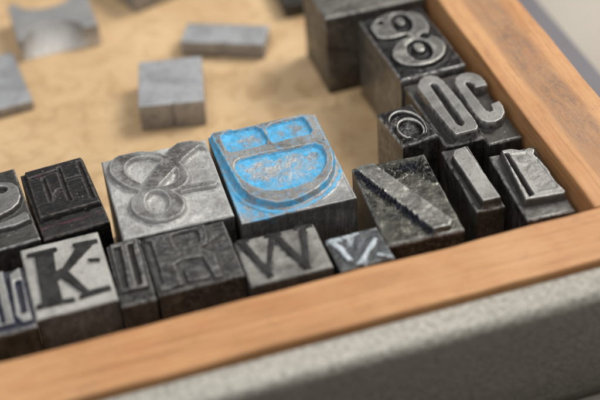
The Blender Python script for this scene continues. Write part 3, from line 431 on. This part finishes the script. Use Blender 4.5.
M = {}
M['amp'] = metal('dull_lead_grey', (.40, .395, .38), (.080, .076, .070), (.13, .125, .118), grime=(.06, .055, .048), grime_amt=.45, rim=(.52, .52, .5), rim_amt=.5, rough=.47, brown=.12, chalk=.35, met=.5, cloud=.35)
M['D'] = metal('lead_with_blue_ink', (.31, .31, .305), (.22, .215, .205), (.17, .165, .158), grime=(.09, .085, .075), grime_amt=.5, rim=(.5, .5, .48), rim_amt=.5, paint=(.050, .275, .47), rough=.44, brown=.12, met=.5, chalk=.2, cloud=.5, pscale=6, psoft=.28, chalky=.75)
M['bright'] = metal('worn_bright_lead', (.060, .057, .053), (.27, .265, .25), (.085, .081, .076), grime_amt=.5, rim_amt=.75, rough=.40, brown=.15, met=.85, bump=.25, bmid=.25, cloud=.35)
M['bright2'] = metal('scraped_lead', (.12, .115, .108), (.20, .195, .185), (.10, .097, .092), grime_amt=.55, rim_amt=1.0, rough=.32, brown=.2, bump=.8, met=.85)
M['N'] = metal('oily_stained_lead', (.13, .127, .105), (.26, .255, .23), (.05, .047, .042), grime=(.006, .006, .0065), grime_amt=.95, rim_amt=.7, rough=.22, brown=.3, bump=.45, gloss_grime=True, paint=(.007, .009, .017), paint_rough=.16, psoft=.15, chalk=.45)
M['a'] = metal('black_glossy_inked_lead', (.016, .015, .014), (.22, .21, .195), (.12, .115, .105), grime=(.005, .005, .005), grime_amt=.95, rim_amt=.9, rough=.17, gloss_grime=True, bump=.7, brown=.4, chalk=.25, met=.6)
M['nine'] = metal('blackened_ornament_lead', (.016, .0155, .015), (.40, .39, .35), (.25, .245, .23), grime=(.006, .006, .006), grime_amt=.7, rim_amt=1.0, rough=.20, gloss_grime=True, bump=.7, chalk=.35, cloud=.3)
M['K'] = metal('pale_lead_black_ink', (.33, .318, .295), (.33, .318, .295), (.075, .071, .066), grime=(.2, .19, .17), grime_amt=.35, rim_amt=.2, paint=(.010, .0095, .009), paint_rough=.6, rough=.5, brown=.08, met=.2, cloud=.3)
M['dark'] = metal('dark_inked_lead', (.022, .021, .019), (.075, .072, .067), (.06, .057, .053), grime_amt=.7, rim_amt=.5, rough=.36, brown=.3, bump=.9, chalk=.18)
M['R'] = metal('dark_lead_cloudy', (.032, .031, .029), (.05, .048, .045), (.065, .061, .056), grime_amt=.65, rim_amt=.25, rough=.34, brown=.2, bump=.9, chalk=.28)
M['W'] = metal('mid_lead_dark_ink', (.19, .185, .17), (.12, .12, .11), (.08, .077, .072), grime=(.05, .045, .04), grime_amt=.5, rim_amt=.2, paint=(.012, .0115, .011), paint_rough=.6, rough=.45, brown=.2, met=.5)
M['z'] = metal('slate_lead_white_ink', (.060, .066, .072), (.2, .23, .26), (.03, .03, .03), grime_amt=.45, rim_amt=.4, paint=(.33, .365, .39), rough=.38, brown=.05, pscale=6, psoft=.18)
M['E'] = metal('black_inked_lead', (.020, .018, .018), (.013, .012, .012), (.012, .011, .011), grime=(.006, .005, .005), grime_amt=.6, rim=(.2, .18, .16), rim_amt=.45, paint=(.075, .012, .028), psoft=.25, rough=.34, brown=.1, bump=.8, met=.5)
M['S'] = metal('grey_curved_letter_lead', (.06, .058, .053), (.19, .185, .175), (.06, .057, .053), grime_amt=.55, rim_amt=.6, rough=.36, brown=.18)
M['II'] = metal('bluish_worn_lead', (.06, .06, .075), (.30, .295, .275), (.07, .067, .062), grime_amt=.4, rim_amt=.5, rough=.36, paint=(.02, .024, .055), brown=.2)
M['block'] = metal('tall_brown_grey_lead', (.13, .125, .112), (.2, .19, .18), (.12, .112, .10), grime=(.025, .02, .016), grime_amt=.65, rim_amt=.5, rough=.40, brown=.5, chalk=.25, cloud=.8)
M['spacer'] = metal('grey_spacer_lead', (.36, .365, .375), (.36, .36, .36), (.15, .115, .085), grime=(.06, .055, .05), grime_amt=.35, rim_amt=.4, rough=.45, brown=.15, chalk=.2, met=.5, cloud=.25)  # brown side colour stands in for the tray floor's reflection

T = type_block
T('D', 'metal_type', 'large piece of metal type with a letter D, bright blue ink in its hollows', M['D'], 2.19, bevel=.06, post=post_D, seed=4, edge_wear=.012)
T('amp', 'metal_type', 'large pale grey metal type with an ampersand, left of the blue inked letter', M['amp'], 2.22, bevel=.05, skirt=.22, step=.013, post=post_amp, seed=11, edge_wear=.015)
T('N', 'metal_type', 'oily stained metal type with a diagonal bar and crusty black and blue debris', M['N'], 2.22, bevel=.08, post=post_N, seed=21, step=.014)
T('I', 'metal_type', 'narrow metal type with one plain smooth raised bar, a letter I', M['bright'], 2.12, bevel=.05, seed=31, step=.011, rough_amp=.003)
T('T', 'metal_type', 'metal type with a scraped angular letter in the front right corner of the tray', M['bright2'], 2.12, bevel=.06, step=.012, post=post_T, seed=41)
T('O', 'metal_type', 'metal type with a long narrow raised letter O, smooth grey face', M['bright'], 2.08, bevel=.022, seed=51, rough_amp=.002, step=.0095)
T('C', 'metal_type', 'metal type with a narrow raised letter C beside the right rail', M['bright'], 2.08, bevel=.022, seed=61, rough_amp=.002, step=.0095)
T('nine', 'metal_type', 'blackened metal type with two thick raised rings, in front of the tall plain block', M['nine'], 2.22, bevel=.10, post=post_nine, seed=71)
T('a', 'metal_type', 'small glossy black inked metal type with a round ring letter', M['a'], 2.20, bevel=.05, post=post_a, seed=81, step=.011)
T('K', 'metal_type', 'metal type with a black inked letter K on a pale ground', M['K'], 2.265, bevel=.028, step=.012, post=post_K, seed=91)
T('thin', 'metal_type', 'narrow dark metal type with ribbed strokes right of the letter K', M['dark'], 2.22, bevel=.07, post=post_crude, seed=101)
T('R', 'metal_type', 'wide dark cloudy metal type with a letter R, in front of the ampersand', M['R'], 2.26, bevel=.06, post=post_crude, seed=111)
T('II', 'metal_type', 'metal type with bluish upright strokes at the left edge, left of the letter K', M['II'], 2.22, bevel=.06, post=post_II, seed=121)
T('W', 'metal_type', 'grey metal type with a thin dark inked letter W', M['W'], 2.27, bevel=.03, step=.012, post=post_W, seed=131)
T('z', 'metal_type', 'small slate blue metal type with crossing whitish strokes by the front rail', M['z'], 2.28, bevel=.05, post=post_z, seed=141)
T('E', 'metal_type', 'black inked metal type with traces of red, left of the ampersand', M['E'], 2.18, bevel=.05, post=post_E, seed=151)
T('S', 'metal_type', 'grey metal type with a curved letter at the left edge behind the bluish strokes', M['S'], 2.20, bevel=.06, seed=161)
B['block'] = dict(cx=-2.76 + 1.31, cy=9.10 + .98, w=2.62, d=1.95, a=.0)
T('block', 'spacing_block', 'tall plain brownish grey metal block at the top, touching the right rail', M['block'], 2.30, seed=171, letter=False, rough_amp=.012, cat='metal block', group=None)

# low spacers lying on the floor board
def low_piece(name, label, outline, bot, h, loc, rz, mat, bev=.03, group='low plain metal spacers lying on the tray floor', cat='spacer'):
    o = prism(name, outline, bot or outline, 0, h, mat, bev=bev); o.location = (loc[0], loc[1], .003); o.rotation_euler = (0, 0, rz)
    me = o.data; bm = bmesh.new(); bm.from_mesh(me)
    for q in range(1, 4): 
        pass
    bm.to_mesh(me); bm.free()
    n = len(me.vertices)
    for k in ('face', 'rim', 'foot', 'paint', 'border'): mesh_attr(me, k, np.zeros(n))
    mesh_attr(me, 'side', [0.0 if v.co.z > h * .5 else .6 for v in me.vertices])
    tag(o, label, cat, group); return o
w, d = 1.64, 2.0
g = [(-w / 2, -d / 2), (-.02, -d / 2), (.0, -d / 2 + .05), (.06, -d / 2 + .05), (.08, -d / 2), (w / 2, -d / 2), (w / 2, d / 2), (-w / 2, d / 2)]
low_piece('metal_spacer', 'square grey metal spacer with a groove in its front, behind the ampersand', g, None, .76, (-6.65, 10.17), math.radians(-12.5), M['spacer'], bev=.022)
w, d = 2.28, .92
g = [(-w / 2, -d / 2), (-.1, -d / 2), (-.06, -d / 2 + .05), (.10, -d / 2 + .05), (.14, -d / 2), (w / 2, -d / 2), (w / 2 , d / 2), (-w / 2, d / 2)]
low_piece('metal_spacer', 'long flat metal spacer lying askew behind the blue inked letter', g, None, .48, (-4.70, 12.2), math.radians(-26), M['spacer'], bev=.03)
low_piece('metal_spacer', 'thin grey metal slug cut off by the left edge of the picture', rect(1.5, 2.5), None, .30, (-10.93, 12.55), math.radians(4), M['spacer'], bev=.03)
ft = []; fb = []
W2 = 1.10; D0 = -1.0; D1 = 1.0
ft.append((-W2, D0)); fb.append((-W2, D0))
for i in range(17):
    a = math.pi - i * math.pi / 16; ft.append((-.12 + .80 * math.cos(a), D0 + .02 + .68 * math.sin(a))); fb.append((-.12 + .92 * math.cos(a), D0 + .01 + .06 * math.sin(a)))
ft += [(W2, D0), (W2, D1)]; fb += [(W2, D0), (W2, D1)]
for i in range(17):
    a = i * math.pi / 16; ft.append((-.05 + .78 * math.cos(a), D1 - .01 - .55 * math.sin(a))); fb.append((-.05 + .78 * math.cos(a), D1 - .01 - .55 * math.sin(a)))
ft.append((-W2, D1)); fb.append((-W2, D1))
M['cast'] = metal('cast_lead_painted_reflection', (.24, .235, .23), (.2, .2, .2), (.88, .85, .80), grime_amt=.05, rim_amt=.3, rough=.36, brown=.05, chalk=.4, met=.15, cloud=.1)  # near-white side colour paints the bright reflection inside the arch
low_piece('metal_spacer', 'cast metal piece with curved notches, bright inside its arch', ft, fb, .66, (-8.97, 14.68), math.radians(.5), M['cast'], bev=.025)
low_piece('metal_spacer', 'grey metal block cut off by the top edge, its corner pointing forward', rect(1.9, 2.0), None, .95, (-6.6 + .55, 14.91 + 1.22), math.radians(19), M['spacer'], bev=.03)
low_piece('metal_spacer', 'dark low metal piece behind the tall plain block', rect(1.5, 1.8), None, .42, (-2.0, 13.85), math.radians(-2), M['dark'], bev=.03)

# ---------------------------------------------------------------- light
wd = bpy.data.worlds.new('World'); scene.world = wd; wd.use_nodes = True
nt = wd.node_tree; bg = nt.nodes['Background']; tc = nt.nodes.new('ShaderNodeTexCoord'); sp = nt.nodes.new('ShaderNodeSeparateXYZ')
nt.links.new(tc.outputs['Generated'], sp.inputs[0])
cr = nt.nodes.new('ShaderNodeValToRGB'); nt.links.new(sp.outputs[2], cr.inputs[0])
e = cr.color_ramp.elements; e[0].position = 0.0; e[0].color = (.16, .15, .14, 1); e[1].position = 1.0; e[1].color = (1.0, 1.0, 1.02, 1)
x = cr.color_ramp.elements.new(.35); x.color = (.36, .37, .40, 1); x = cr.color_ramp.elements.new(.7); x.color = (.8, .81, .84, 1)
nt.links.new(cr.outputs[0], bg.inputs[0]); bg.inputs[1].default_value = .46
def area(name, direction, dist, size, power, col, target=(-4, 4, 1)):
    l = bpy.data.lights.new(name, 'AREA'); l.shape = 'RECTANGLE'; l.size, l.size_y = size; l.energy = power; l.color = col
    o = bpy.data.objects.new(name, l); COL.objects.link(o); dv = Vector(direction).normalized(); o.location = Vector(target) + dv * dist
    o.rotation_euler = (-dv).to_track_quat('-Z', 'Y').to_euler(); return o
area('window_light', (.85, .30, 1.0), 70, (34, 28), 56000, (1.0, .97, .92))
area('overhead_fill', (-.25, .12, 1.0), 80, (46, 30), 19000, (.96, .98, 1.0))  # unseen overhead softbox, added for soft light and reflections
area('front_fill', (-.75, -.75, .7), 80, (34, 30), 12000, (1.0, .98, .95))  # unseen fill lamp, added to lighten the front and left faces

# ---------------------------------------------------------------- camera
cd = bpy.data.cameras.new('camera'); cam = bpy.data.objects.new('camera', cd); COL.objects.link(cam)
r_, u_, f_ = (Vector(v) for v in CAM_AX); m = Matrix((( r_.x, u_.x, -f_.x, CAM_LOC[0]), (r_.y, u_.y, -f_.y, CAM_LOC[1]), (r_.z, u_.z, -f_.z, CAM_LOC[2]), (0, 0, 0, 1)))
cam.matrix_world = m
cd.sensor_width = 36; cd.lens = LENS; cd.clip_start = .5; cd.clip_end = 500
cd.dof.use_dof = True; cd.dof.focus_distance = 30.3; cd.dof.aperture_fstop = LENS / 1000 / .98   # 1 unit = 1 cm: aperture of about 1 cm
cd.dof.aperture_blades = 7
scene.camera = cam
scene.view_settings.view_transform = 'Standard'; scene.view_settings.look = 'None'; scene.view_settings.exposure = 0
scene.render.engine = 'CYCLES'
